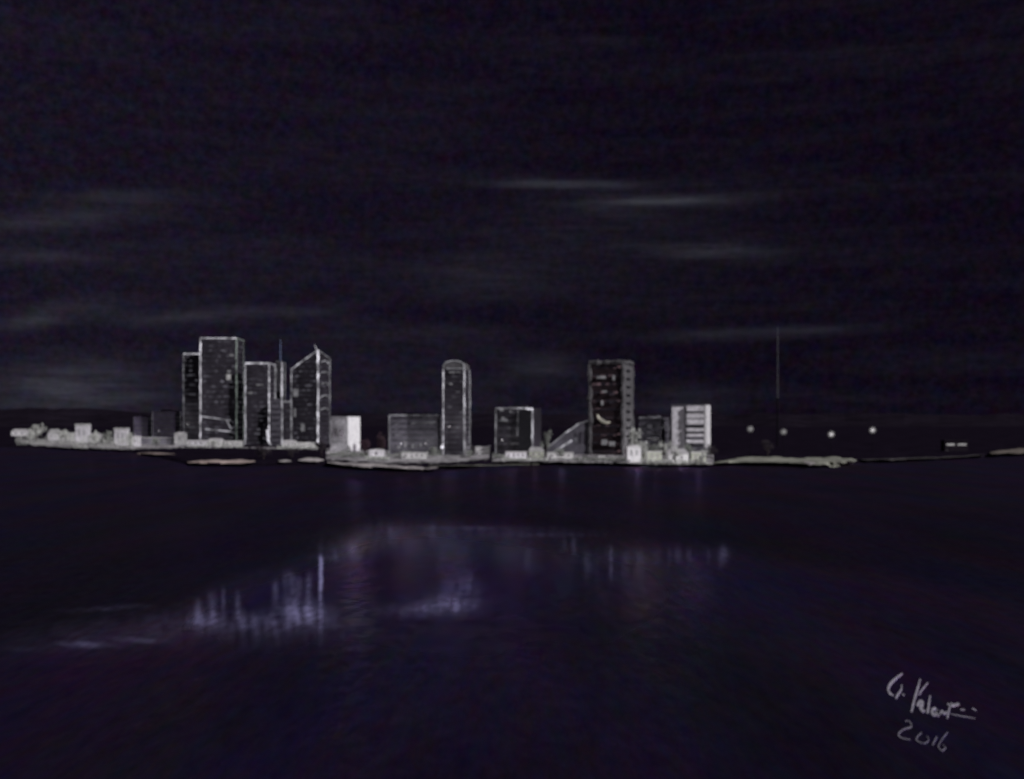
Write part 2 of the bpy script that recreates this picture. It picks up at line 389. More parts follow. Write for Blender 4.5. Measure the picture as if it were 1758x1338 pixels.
W4, b8, g8 = tower('office_block', 'white slab-fronted block with a narrow pierced side bay, right end of the skyline',
    1152, 1212, 1219, 694, 1110, 26, 'lilac', 'glass_low', 1, {'C': ('f', .4)}, .5, None, cat='building', bandfrac=.01, side=False, roofbox=False)
for (ya, yb) in ((697, 706), (710, 718), (720, 729), (735, 741), (745, 750), (755, 761)):   # pale floor slabs across the front
    p, q = on_front(g8, 1177, ya, .2), on_front(g8, 1209, yb, .2)
    MB().box(p.x, q.x, min(p.y, q.y) - 1.6, max(p.y, q.y) + 1, q.z, p.z).build('floor_slab', M['pale'], W4, b8)
p, q = on_front(g8, 1152.5, 699, .2), on_front(g8, 1175, 772, .2)
MB().box(p.x, q.x, min(p.y, q.y) - 2.2, max(p.y, q.y) + 1, q.z, p.z).build('side_bay', M['pale'], W4, b8)
for yy in (708, 722, 736, 750):
    p, q = on_front(g8, 1159, yy, .2), on_front(g8, 1166, yy + 6, .2)
    MB().box(p.x, q.x, p.y - 2.6, p.y, q.z, p.z).build('window', M['pane'], W4, b8)
L, C, R, B, u, v, fr, out, z1 = g8
q = [C + fr * 2.2 + out * .5, R + out * .5, R - out * .6, C + fr * 2.2 - out * 1.4]
MB().column([(p.x, p.y) for p in q], GZ + 8, z1 - 1).build('corner_fin', M['white'], W4, b8)

fill_front((W1, bw, gw), .3, 20, 12, 9000); fill_front((W1, bw, gw), .8, 20, 12, 9000); fill_front(W3, .5, 16, 14, 8000); fill_front((W2, b9, g9), .35, 22, 16, 5000); fill_front((T6, b6, g6), .5, 24, 30, 9000)  # more added fill for the dark lower fronts
# white cube and hall with sloping roof
def poly_block(name, label, pts, D, depth, mat, cat, base_y=None):
    """block whose front outline is given as columns and rows at one distance"""
    P = [Vector((wx(x, D), D, max(GZ, wz(y, D)))) for x, y in pts]
    c = sum(P, Vector()) / len(P); base = (c.x, D + depth / 2, GZ)
    t = empty(name, base, label, cat)
    MB().prism(P, [p + Vector((0, depth, 0)) for p in P]).build('wall', M[mat], t, base)
    return t, base, D

t, bc, gc = tower('white_hall', 'small white cube building with brighter right half, at the foot of the raked tower', 567, 597, 618, 717, 1250, 24, 'pale', 'pane', 1,
    {}, .5, None, cat='building', bandfrac=.01, side=False, roofbox=False)
L, C, R, B, u, v, fr, out, z1 = gc
q = [C + out * .25, R + out * .25, R - out * .3, C - out * .3]
MB().column([(p.x, p.y) for p in q], GZ + 3, z1 + .4).build('side_wall', M['white'], t, bc)  # whiter right face, the side light is put into the colour
MB().column([(p.x, p.y) for p in ((L + fr * .5 - out * .2), (C + fr * .5), (R + out * .5), B)], z1 - .1, z1 + 1.1).build('parapet', M['pale'], t, bc)
for k in range(2):
    p, q = on_front(gc, 573 + 11 * k, 738), on_front(gc, 579 + 11 * k, 752)
    MB().box(p.x, q.x, min(p.y, q.y) - .1, max(p.y, q.y) + 1.5, q.z, p.z).build('window', M['roof'], t, bc)
qq = [C.lerp(R, .40) + out * .6, C.lerp(R, .62) + out * .6, C.lerp(R, .62) + out * .1, C.lerp(R, .40) + out * .1]
MB().column([(p.x, p.y) for p in qq], GZ, GZ + 9).build('door', M['roof'], t, bc)

p = C + out * 13 + fr * 4; fill_lamp(t, bc, (p.x, p.y, GZ + 9), 60000)  # added fill to whiten the cube
p = L.lerp(C, .5) + fr * 9; fill_lamp(t, bc, (p.x, p.y, GZ + 5), 14000)
L, C, R, B, u, v, fr, out, z1 = g8
p = L.lerp(C, .55) + fr * 13; fill_lamp(W4, b8, (p.x, p.y, GZ + 16), 16000)
D = 1145
t, bh, _ = poly_block('sloping_hall', 'hall with roof climbing to the right and two slanting pale beams',
    [(938, 785), (938, 770), (990, 729), (1012, 722), (1012, 785)], D, 30, 'lilac', 'building')
for (xa, ya, xb, yb, r0, mm) in ((944, 766, 972, 742, .5, 'led_low'), (972, 743, 992, 729, .95, 'led_mid'), (941, 782, 962, 769, .9, 'led_low'), (962, 769, 982, 756, 1.0, 'led_mid'), (990, 729, 1010, 722, .5, 'led_low')):
    MB().tube([(wx(xa, D), D - .6, wz(ya, D)), (wx(xb, D), D - .6, wz(yb, D))], r0, 6, .3, 3).build('sloping_beam', M[mm], t, bh)
for k in range(3):
    MB().box(wx(986 + 8 * k, D), wx(991 + 8 * k, D), D - .4, D + .5, wz(762, D), wz(742, D)).build('window', M['glass_low'], t, bh)

# ------------------------------------------------------------------ small waterfront buildings
def porch(t, base, X, Y, z, watts):
    a = MB().tube([(X, Y, GZ), (X, Y, z)], .09, 5).build('lamp_post', M['steel_dark'], t, base)
    MB().ball((X, Y, z + .35), .4, 8, 6).build('lamp_globe', M['globe_hi'], a, base)
    l = bpy.data.lights.new('lamp_light', 'POINT'); l.energy = watts; l.color = (1, .97, .98); l.shadow_soft_size = .8
    o = bpy.data.objects.new('lamp_light', l); COL.objects.link(o); o.parent = t; o.location = Vector((X, Y - .9, z + .3)) - Vector(base)

def house(label, x0, x1, ytop, ybase, wall, roof, kind='gable', wins=2, lit=None, name='waterfront_house', depth=12, watts=13000):
    D = dist(ybase); X0, X1 = wx(x0, D), wx(x1, D); zt = wz(ytop, D); base = ((X0 + X1) / 2, D + depth / 2, GZ)
    hgt = zt - GZ; w = X1 - X0
    t = empty(name, base, label, 'house')
    ze = GZ + hgt * (.62 if kind == 'gable' else .9)
    th = random.uniform(-.1, .1)
    MB().box(X0, X1, D, D + depth, GZ, ze).build('wall', M[wall], t, base)
    if kind == 'gable':                                    # ridge across the view, eaves overhanging
        o = .6
        MB().prism([(X0 - o, D - o, ze), (X1 + o, D - o, ze), (X1 + o, D + depth + o, ze), (X0 - o, D + depth + o, ze)],
                   [(X0 + w * .12, D + depth * .5 - .2, zt), (X1 - w * .12, D + depth * .5 - .2, zt), (X1 - w * .12, D + depth * .5 + .2, zt), (X0 + w * .12, D + depth * .5 + .2, zt)]).build('roof', M[roof], t, base)
    elif kind == 'end':                                    # gable end towards the water
        xm = (X0 + X1) / 2; o = .5
        MB().prism([(X0 - o, D - o, ze), (X1 + o, D - o, ze), (xm, D - o, zt)], [(X0 - o, D + depth, ze), (X1 + o, D + depth, ze), (xm, D + depth, zt)]).build('roof', M[roof], t, base)
    elif kind == 'shed':
        MB().prism([(X0 - .5, D - .5, ze * .55 + GZ * .45), (X1 + .5, D - .5, ze), (X1 + .5, D - .5, zt), (X0 - .5, D - .5, ze * .55 + GZ * .45 + zt - ze)],
                   [(X0 - .5, D + depth, ze * .55 + GZ * .45), (X1 + .5, D + depth, ze), (X1 + .5, D + depth, zt), (X0 - .5, D + depth, ze * .55 + GZ * .45 + zt - ze)]).build('roof', M[roof], t, base)
    else:
        MB().box(X0 - .5, X1 + .5, D - .7, D + depth, ze, zt).build('roof', M[roof], t, base)
    hw = ze - GZ
    for k in range(wins):
        xa = X0 + w * (k + .62) / (wins + .6)
        MB().box(xa, xa + w * .3 / (wins + .6), D - .15, D + .5, GZ + hw * .42, GZ + hw * .78).build('window', M[lit or 'roof'], t, base)
    xa = X0 + w * .06
    MB().box(xa, xa + min(1.8, w * .12), D - .12, D + .4, GZ, GZ + min(2.4, hw * .7)).build('door', M['roof'], t, base)
    if watts: porch(t, base, X0 + w * random.uniform(.25, .75), D - 6, GZ + 3.2, watts * random.uniform(.5, 1.5))
    return t

# far left waterfront
house('bright long low house at the far left tip of the lit shore', 19, 47, 737, 749, 'white', 'roof_pale', 'gable', 2)
house('grey gabled house right of the pale rounded tree on the far left shore', 82, 101, 737, 756, 'pale', 'stone', 'gable', 2)
house('low grey shed with flat roof just left of the tall pale block', 102, 127, 743, 758, 'stone', 'stone', 'flat', 3)
house('tall pale flat-roofed block in the middle of the far left waterfront', 129, 151, 728, 760, 'pale', 'stone', 'flat', 2, 'lit_low')
house('small gabled house against the right side of the tall pale block', 152, 172, 744, 760, 'stone', 'stone', 'gable', 2)
house('upright pale flat-roofed house at the right end of the far left waterfront', 196, 217, 735, 765, 'pale', 'stone', 'flat', 2, 'lit_low')
house('long low dim shed right of the upright pale house', 232, 296, 751, 763, 'lilac', 'stone', 'flat', 5)
house('tiny bright kiosk at the left end of the long dim shed', 226, 237, 749, 767, 'pale', 'roof_pale', 'flat', 1, name='kiosk')
house('small house with a bright pointed gable below the narrow dim tower', 299, 317, 742, 765, 'stone', 'roof_pale', 'end', 1, 'lit_low')
# promenade pavilions in front of the tower cluster
for lab, a, b, yt, yb, wl, rf, kd in (
    ('low pale pavilion under the left edge of the tallest tower', 321, 352, 756, 766, 'pale', 'roof_pale', 'flat'),
    ('low grey gabled pavilion under the middle of the tallest tower', 355, 382, 753, 767, 'stone', 'roof_pale', 'gable'),
    ('low grey flat pavilion under the right edge of the tallest tower', 385, 414, 757, 767, 'stone', 'stone', 'flat'),
    ('pale gabled pavilion beside the bright entrance canopy', 484, 508, 756, 768, 'stone', 'roof_pale', 'gable'),
    ('low grey flat pavilion under the raked tower', 510, 538, 760, 769, 'stone', 'stone', 'flat')):
    house(lab, a, b, yt, yb, wl, rf, kd, 3, name='pavilion')
# middle
house('small white gabled hut left of the long dim grey block', 634, 659, 771, 787, 'pale', 'roof_pale', 'end', 1, name='hut', depth=8)
house('low pale canopy house in front of the long dim grey block', 690, 732, 777, 788, 'stone', 'stone', 'flat', 4, name='pavilion')
house('white wedge-roofed hut between the slender tower and the squat dark block', 816, 841, 765, 780, 'stone', 'paint', 'shed', 1, name='hut', depth=8)
house('pale low terrace pavilion under the squat dark block', 868, 904, 776, 788, 'pale', 'roof_pale', 'flat', 4, name='pavilion')
house('small grey house under the bright right corner of the squat dark block', 908, 934, 768, 787, 'green_stone', 'stone', 'gable', 2)
house('low grey flat-roofed shed in front of the sloping hall', 940, 984, 777, 788, 'stone', 'stone', 'flat', 4, name='shed')
house('bright white gabled house at the right foot of the broad maroon tower', 1077, 1101, 764, 794, 'white', 'roof_pale', 'end', 2, 'lit_low')
house('pale flat-roofed house right of the bright gabled house, below the dim grey block', 1104, 1136, 775, 793, 'green_stone', 'stone', 'flat', 3)
house('pale low gabled house at the foot of the white slab-fronted block', 1146, 1182, 771, 795, 'stone', 'roof_pale', 'gable', 2)
house('grey flat kiosk at the right foot of the white slab-fronted block', 1187, 1212, 776, 794, 'green_stone', 'stone', 'flat', 2, name='kiosk')
# right-hand shed with two lamps
t = house('low dark shed showing two short white lit windows near the right edge', 1622, 1662, 756, 775, 'black_boards', 'black_boards', 'flat', 0, name='shed', watts=0)
D = dist(775); b = t.location
for (xa, xb) in ((1625, 1639), (1644, 1659)):
    MB().box(wx(xa, D), wx(xb, D), D - .3, D + .3, wz(765, D), wz(762, D)).build('lit_window', M['lit'], t, b)

# ------------------------------------------------------------------ trees and hedges
def tree(label, px, ybase, hpx, wpx, leaf, name='tree', n=420, cat='tree'):
    D = dist(ybase); h = hpx / F * D; w = wpx / F * D; X = wx(px, D); base = (X, D, GZ)
    t = empty(name, base, label, cat)
    tr = MB().tube([(X, D, GZ - .2), (X + .1 * w * random.uniform(-1, 1), D, GZ + h * .35), (X, D, GZ + h * .75)], [h * .035, h * .022, h * .008], 7)
    for k in range(5):
        a = random.uniform(0, 6.28); z = GZ + h * random.uniform(.3, .55)
        tr.tube([(X, D, z), (X + .33 * w * math.cos(a), D + .33 * w * math.sin(a), z + h * random.uniform(.12, .3))], [h * .014, h * .005], 5)
    tr.build('trunk', M['bark'], t, base)
    cl = []
    for k in range(9):
        a = random.uniform(0, 6.28); rr = random.uniform(0, .34); z = random.uniform(.32, .86)
        cl.append((Vector((X + w * rr * math.cos(a), D + w * rr * math.sin(a), GZ + h * z)), random.uniform(.13, .25)))
    m = MB()
    for k in range(n):
        c, r = random.choice(cl)
        d = Vector((random.gauss(0, 1), random.gauss(0, 1), random.gauss(0, 1))).normalized() * random.uniform(.3, 1.05)
        p = c + Vector((d.x * r * w, d.y * r * w, d.z * r * h))
        if p.z < GZ + .15 * h: continue
        s = random.uniform(.022, .05) * (w + h) * .55
        e1 = Vector((random.gauss(0, 1), random.gauss(0, 1), random.gauss(0, 1))).normalized(); e2 = e1.orthogonal().normalized()
        m.face_set([p - e1 * s, p + e2 * s * .6, p + e1 * s, p - e2 * s * .6], [(0, 1, 2, 3)])
    m2 = bpy.data.meshes.new('crown'); m2.from_pydata([v - Vector(base) for v in m.v], [], m.f); m2.materials.append(M[leaf])
    o = bpy.data.objects.new('crown', m2); COL.objects.link(o); o.parent = t
    return t

tree('pale rounded tree right of the bright long low house, far left', 62, 757, 32, 36, 'leaf_pale')
tree('grey-green round tree left of the upright pale house on the far left shore', 184, 762, 24, 22, 'leaf_mid')
tree('dark wine-coloured tree right of the white cube building', 629, 786, 40, 26, 'leaf_wine')
tree('dark wine-coloured taller tree against the left end of the long dim grey block', 655, 783, 52, 24, 'leaf_wine')
tree('dark round tree in front of the raked tower, left of the white cube building', 552, 783, 26, 24, 'leaf_dark')
tree('dark spreading tree below the entrance canopy of the flat topped tower', 452, 788, 26, 34, 'leaf_dark')
tree('dark low tree right of the entrance canopy', 500, 786, 18, 30, 'leaf_dark')
tree('pale grey tree in front of the right end of the long dim grey block', 743, 786, 22, 26, 'leaf_mid')
tree('silvery tree glowing at the right foot of the broad maroon tower', 1088, 786, 52, 30, 'leaf_pale')
tree('grey-green tree in front of the dim grey block', 1120, 790, 30, 32, 'leaf_mid')
tree('pale tree between the dim grey block and the white slab-fronted block', 1141, 792, 36, 24, 'leaf_pale')
tree('pale bushy tree in front of the slabs of the white block', 1184, 793, 30, 30, 'leaf_mid')
tree('dark tree at the far right corner of the white slab-fronted block', 1222, 790, 30, 26, 'leaf_dark')
tree('grey-green tree between the squat dark block and the sloping hall', 937, 784, 46, 22, 'leaf_mid')
tree('dark bush beside the slender tower, on its right', 812, 782, 22, 22, 'leaf_dark')
tree('dim tree under the tall mast', 1318, 782, 26, 30, 'leaf_dark')
tree('pale ragged tree at the far left tip, in front of the bright long low house', 50, 760, 26, 24, 'leaf_pale')
tree('pale spreading tree in front of the low grey flat-roofed shed, far left', 112, 763, 26, 30, 'leaf_pale')
tree('pale tree covering the gap right of the tall pale block, far left', 164, 765, 28, 24, 'leaf_pale')
tree('pale small tree right of the upright pale house, beside the tiny kiosk', 222, 768, 26, 18, 'leaf_pale')
tree('grey-green small tree in front of the long low dim shed', 268, 768, 18, 24, 'leaf_mid')
tree('pale small tree in front of the low grey gabled pavilion', 368, 770, 18, 22, 'leaf_pale')
tree('silvery tree right of the bright gabled house, below the maroon tower', 1106, 796, 40, 24, 'leaf_pale')
tree('pale tree at the left foot of the white slab-fronted block', 1160, 797, 34, 24, 'leaf_pale')
tree('silvery low tree at the right foot of the white slab-fronted block', 1206, 797, 26, 26, 'leaf_pale')
tree('grey-green low tree in front of the sloping hall', 962, 791, 22, 26, 'leaf_mid')
tree('dim grey tree left of the small wedge-roofed hut', 806, 787, 14, 18, 'leaf_mid')
def hedge(label, x0, x1, ybase, hpx, leaf, n=500):
    D = dist(ybase); X0, X1 = wx(x0, D), wx(x1, D); h = hpx / F * D
    m = MB()
    for k in range(n):
        x = random.uniform(X0, X1); z = GZ + h * random.random() * (.62 + .6 * mnoise.noise(Vector((x * .07, ybase, 0))) + .3 * mnoise.noise(Vector((x * .3, ybase, 3)))); y = D + random.uniform(-2, 2)
        p = Vector((x, y, z)); s = random.uniform(.5, 1.1)
        e1 = Vector((random.gauss(0, 1), random.gauss(0, 1), random.gauss(0, 1))).normalized(); e2 = e1.orthogonal().normalized()
        m.face_set([p - e1 * s, p + e2 * s * .6, p + e1 * s, p - e2 * s * .6], [(0, 1, 2, 3)])
    me = bpy.data.meshes.new('hedge'); base = Vector(((X0 + X1) / 2, D, GZ))
    me.from_pydata([v - base for v in m.v], [], m.f); me.materials.append(M[leaf])
    o = bpy.data.objects.new('hedge', me); COL.objects.link(o); o.location = base
    tag(o, label, 'hedge')
hedge('dim clipped hedge along the foot of the long dim grey block', 664, 756, 783, 10, 'leaf_mid')
hedge('pale ragged hedge running below the dim grey block and the white block', 1098, 1216, 797, 12, 'leaf_pale', 700)
hedge('grey hedge between the sloping hall and the broad maroon tower', 984, 1074, 791, 8, 'leaf_mid')
hedge('dim low hedge in front of the squat dark block', 846, 868, 786, 10, 'leaf_mid', 160)

hedge('pale ragged shrubbery along the far left waterfront houses', 26, 128, 764, 25, 'leaf_pale', 900)
hedge('tall ragged shrubbery in front of the upright pale house, far left', 126, 228, 769, 25, 'leaf_pale', 900)
hedge('pale shrubbery in front of the pavilions below the tallest tower', 320, 416, 769, 12, 'leaf_pale', 600)
hedge('pale shrubbery in front of the pavilions below the raked tower', 476, 546, 771, 11, 'leaf_pale', 500)
hedge('ragged grey shrubs at the foot of the white cube building', 566, 634, 784, 12, 'leaf_mid', 500)
hedge('pale shrubs around the white gabled hut left of the long dim block', 628, 668, 790, 9, 'leaf_pale', 350)
hedge('thin pale shrubs in front of the terrace pavilion', 862, 940, 791, 6, 'leaf_pale', 400)
# ------------------------------------------------------------------ mast, lamps, boat
D = 1500; X = wx(1335, D); base = (X, D, GZ)
t = empty('radio_mast', base, 'tall thin faint radio mast standing alone right of the skyline', 'mast')
zt = wz(561, D); zm = wz(684, D)
m = MB()
for k in range(3):
    a = k * 2.094; m.tube([(X + 1.0 * math.cos(a), D + 1.0 * math.sin(a), zm), (X + .5 * math.cos(a), D + .5 * math.sin(a), zt - 14)], .28, 5)
for k in range(22):
    z = zm + (zt - 14 - zm) * k / 22; a = k * 2.094
    m.tube([(X + .9 * math.cos(a), D + .9 * math.sin(a), z), (X + .9 * math.cos(a + 2.094), D + .9 * math.sin(a + 2.094), z + 3.4)], .16, 4)
m.build('lattice', M['steel'], t, base)
MB().tube([(X, D, zt - 15), (X, D, zt)], [.6, .35], 6).build('antenna', M['steel'], t, base)
MB().tube([(X, D, GZ), (X, D, zm + .5)], [1.3, 1.0], 8).build('lower_shaft', M['steel_dark'], t, base)

def lamp(label, px, py, ybase, rpx, mat):
    D = dist(ybase); X = wx(px, D); z = wz(py, D); r = rpx / F * D; base = (X, D, GZ)
    t = empty('street_lamp', base, label, 'lamp', 'lamp posts along the dark right-hand shore')
    MB().tube([(X, D, GZ), (X, D, z - r * 1.7)], [.32, .18], 8).build('post', M['steel_dark'], t, base)
    MB().tube([(X, D, GZ), (X, D, GZ + 1.2)], [.7, .6], 8).build('foot', M['steel_dark'], t, base)
    MB().tube([(X, D, z - r * 1.75 - .6), (X, D, z - r * 1.6)], [.4, r * .6], 10).build('collar', M['steel_dark'], t, base)
    g = MB().ball((X, D, z), r * 1.75, 24, 16).build('globe', M['frosted_' + mat[6:]], t, base, smooth=True)  # halo around the bulb, built as a faintly glowing shell
    MB().ball((X, D, z), r * .8).build('bulb', M[mat], g, base, smooth=True)
lamp('dim globe lamp nearest the white block, leftmost of the row of four', 1288, 737, 782, 3.3, 'globe_low')
lamp('medium bright globe lamp just right of the tall mast', 1345, 742, 781, 3.3, 'globe_low')
lamp('bright low globe lamp above the tip of the sand spit', 1427, 746, 783, 3.3, 'globe_hi')
lamp('bright globe lamp farthest right in the row, standing apart over dark ground', 1498, 739, 780, 3.3, 'globe_hi')

D = H * F / (791 - HY); X0, X1 = wx(1018, D), wx(1053, D); xm = (X0 + X1) / 2; base = (xm, D, 0); Y = D
t = empty('motor_boat', base, 'small brilliant white boat moored below the broad maroon tower', 'boat')
hl = []
for zz, k, e in ((0, .82, .7), (1.3, .95, .9), (2.6, 1.0, 1.0)):
    L2 = (X1 - X0) / 2 * k
    hl.append([(xm - L2, Y - 1.6 * e, zz), (xm + L2 * .6, Y - 1.8 * e, zz), (xm + L2, Y, zz + .3 * k), (xm + L2 * .6, Y + 1.8 * e, zz), (xm - L2, Y + 1.6 * e, zz)])
MB().prism(hl[0], hl[1]).prism([(x, y, z - .01) for x, y, z in hl[1]], hl[2]).build('hull', M['paint'], t, base)
MB().box(xm - 5, xm + 2, Y - 1.2, Y + 1.2, 2.6, 4.6).build('cabin', M['paint'], t, base)
MB().box(xm - 4.2, xm + 1.4, Y - 1.35, Y - 1.1, 3.3, 4.1).build('window', M['lit'], t, base)

# ------------------------------------------------------------------ ground and shore
FRONT = [(-900, 752), (-400, 760), (20, 769), (230, 777), (330, 799), (440, 801), (560, 801), (620, 806), (740, 810), (850, 799), (1050, 796), (1230, 798), (1400, 803), (1470, 797), (1600, 790), (1700, 785), (1758, 781), (2100, 779), (2600, 778)]
def shore_y(px):
    for (a, ya), (b, yb) in zip(FRONT, FRONT[1:]):
        if a <= px <= b: return ya + (yb - ya) * (px - a) / (b - a)
    return FRONT[0][1] if px < 0 else FRONT[-1][1]
vs, fs = [], []
cols = [-900 + i * 12 for i in range(292)]
for i, px in enumerate(cols):
    y = shore_y(px) + 1.2 * mnoise.noise(Vector((px * .02, 3, 0))) + .6 * mnoise.noise(Vector((px * .08, 9, 0)))
    D0 = H * F / (y - HY)
    for j, (dd, z) in enumerate(((-6, -1.5), (4, .6), (22, 1.9), (60, GZ - .15), (130, GZ), (400, GZ), (900, GZ + .5), (2500, GZ), (90000, GZ))):
        D = D0 + dd; vs.append((wx(px, D), D, z))
nj = 9
for i in range(len(cols) - 1):
    for j in range(nj - 1):
        a = i * nj + j; fs.append((a, a + nj, a + nj + 1, a + 1))
me = bpy.data.meshes.new('ground'); me.from_pydata(vs, [], fs); me.materials.append(M['soil'])
o = bpy.data.objects.new('ground', me); COL.objects.link(o); tag(o, kind='structure')

vs, fs = [], []
nh = 240
for i in range(nh + 1):
    px = -900 + i * 14.6
    hh = 9 + 6 * mnoise.noise(Vector((px * .0045, 1, 0))) + 4 * mnoise.noise(Vector((px * .014, 4, 0))) + 1.5 * mnoise.noise(Vector((px * .05, 6, 0)))
    hh = max(2.5, hh + (8 if px < 330 else 0) * min(1, (330 - px) / 200 if px < 330 else 0))
    D = 7000 + 700 * mnoise.noise(Vector((px * .01, 2, 0)))
    for j, (dd, k) in enumerate(((-1500, 0), (-800, .35), (-300, .8), (0, 1), (700, .7), (2600, 0))):
        vs.append((wx(px, D + dd), D + dd, GZ - .4 + k * (H + hh / F * D - GZ)))
for i in range(nh):
    for j in range(5):
        a = i * 6 + j; fs.append((a, a + 6, a + 7, a + 1))
M['hill'] = mottled('hill_heath', (0.0176, 0.0135, 0.0218), 1, .006, .5, spec=0)
me = bpy.data.meshes.new('hills'); me.from_pydata(vs, [], fs); me.materials.append(M['hill'])
o = bpy.data.objects.new('hills', me); COL.objects.link(o); tag(o, kind='structure')
PROFILE = ((-400, -1.5), (-6, -1.5), (4, .6), (22, 1.9), (60, GZ - .15), (130, GZ), (90000, GZ))
def ground_z(px, D):
    y = shore_y(px) + 1.2 * mnoise.noise(Vector((px * .02, 3, 0))) + .6 * mnoise.noise(Vector((px * .08, 9, 0)))
    d = D - H * F / (y - HY)
    for (a, za), (b, zb) in zip(PROFILE, PROFILE[1:]):
        if a <= d <= b: return max(0., za + (zb - za) * (d - a) / (b - a))
    return 0.
def sandbank(pts, mat, z=1.0, seed=0):
    """low bank of sand: centre line (column, row of its middle, half depth in rows)"""
    n = 60; vs, fs = [], []
    for i in range(n + 1):
        t = i / n * (len(pts) - 1); k = min(int(t), len(pts) - 2); f = t - k
        px = pts[k][0] + (pts[k + 1][0] - pts[k][0]) * f; y = pts[k][1] + (pts[k + 1][1] - pts[k][1]) * f; hw = pts[k][2] + (pts[k + 1][2] - pts[k][2]) * f
        hw *= max(.25, 1.2 + .7 * mnoise.noise(Vector((px * .05, seed, 0))) + .35 * mnoise.noise(Vector((px * .11, seed, 9)))); y += .8 * mnoise.noise(Vector((px * .05, seed, 5)))
        for s, zz in ((-1, -.3), (-.6, z * .35), (0, z * .45), (.6, z * .3), (1, -.3)):
            zg = ground_z(px, (H - 1) * F / (y - s * hw - HY)); zz += zg; D = (H - zz) * F / (y - s * hw - HY); vs.append((wx(px, D), D, zz))
    for i in range(n):
        for j in range(4):
            a = i * 5 + j; fs.append((a, a + 5, a + 6, a + 1))
    me = bpy.data.meshes.new('sandbank'); me.from_pydata(vs, [], fs); me.materials.append(M[mat])
    o = bpy.data.objects.new('sandbank', me); COL.objects.link(o); tag(o, kind='structure')
sandbank([(322, 794, .8), (345, 794, 3), (380, 794, 3.2), (420, 793, 3), (438, 792, .6)], 'sand_tan', 2.2, 1)
sandbank([(478, 792, .5), (490, 792, 2.4), (500, 792, .7)], 'sand', 2, 2)
sandbank([(512, 790, .8), (525, 790, 3.2), (545, 790, 3.4), (556, 790, .8)], 'sand', 2.2, 3)
sandbank([(562, 794, .6), (590, 798, 3), (650, 801, 3.4), (700, 805, 3.6), (735, 806, 3), (752, 803, .5)], 'sand', 2.2, 4)
sandbank([(735, 800, .4), (850, 799, .7), (960, 796, .9), (1075, 795, 2.2), (1150, 797, 2.6), (1230, 797, 1.4)], 'sand_green', 1.8, 5)
sandbank([(1225, 796, 1.2), (1275, 790, 4.5), (1330, 790, 5.0), (1378, 792, 4.5), (1400, 793, 7), (1440, 793, 7), (1462, 792, 4.5), (1471, 790, .6)], 'sand_green', 2.6, 6)
sandbank([(1378, 792, .8), (1390, 795, 4.8), (1400, 795, .8)], 'sand', 3.3, 7)
sandbank([(1478, 789, .4), (1530, 789, 1.4), (1600, 787, 1.6), (1660, 784, 1.2), (1690, 781, .5)], 'sand_dim', 1.5, 8)
sandbank([(1700, 778, 1.2), (1730, 776, 4), (1775, 774, 5), (1850, 772, 4)], 'sand_dull', 3.2, 9)
sandbank([(236, 779, .5), (250, 779, 1.6), (275, 779, 1.0), (300, 780, .5)], 'sand_tan', 1.6, 10)

def paving(pts, mat):
    """pale waterfront paving, a sheet just above the soil: column, upper row, lower row"""
    vs, fs = [], []; n = 160; z = GZ + .12
    for i in range(n + 1):
        t = i / n * (len(pts) - 1); k = min(int(t), len(pts) - 2); f = t - k
        px, ya, yb = (pts[k][j] + (pts[k + 1][j] - pts[k][j]) * f for j in range(3))
        ya += 1.2 * mnoise.noise(Vector((px * .07, 1, 4))); yb += 2.2 * mnoise.noise(Vector((px * .06, 8, 4))) + 2.0 * mnoise.noise(Vector((px * .19, 3, 4)))
        for j in range(5):
            D = (H - z) * F / (ya + (yb - ya) * j / 4 - HY); vs.append((wx(px, D), D, max(z, ground_z(px, D) + .12)))
    for i in range(n):
        for j in range(4):
            a = i * 5 + j; fs.append((a, a + 5, a + 6, a + 1))
    me = bpy.data.meshes.new('pavement'); me.from_pydata(vs, [], fs); me.materials.append(M[mat])
    o = bpy.data.objects.new('pavement', me); COL.objects.link(o); tag(o, kind='structure')
M['paving'] = mottled('grey_paving', (.30, .29, .30), .9, .075, .94, (1, .45, 1))
_r = [n for n in M['paving'].node_tree.nodes if n.type == 'VALTORGB'][0].color_ramp
_r.elements[0].position = .42; _r.elements[1].position = .60
paving([(18, 745, 753), (60, 744, 765), (140, 746, 770), (225, 749, 772), (320, 756, 768)], 'paving')
paving([(318, 756, 768), (416, 757, 769), (470, 757, 771), (545, 759, 772)], 'paving')
paving([(560, 770, 789), (660, 774, 796), (760, 774, 795), (840, 776, 789)], 'paving')
paving([(845, 777, 792), (940, 776, 793), (1080, 776, 795), (1160, 776, 796), (1225, 780, 797)], 'paving')
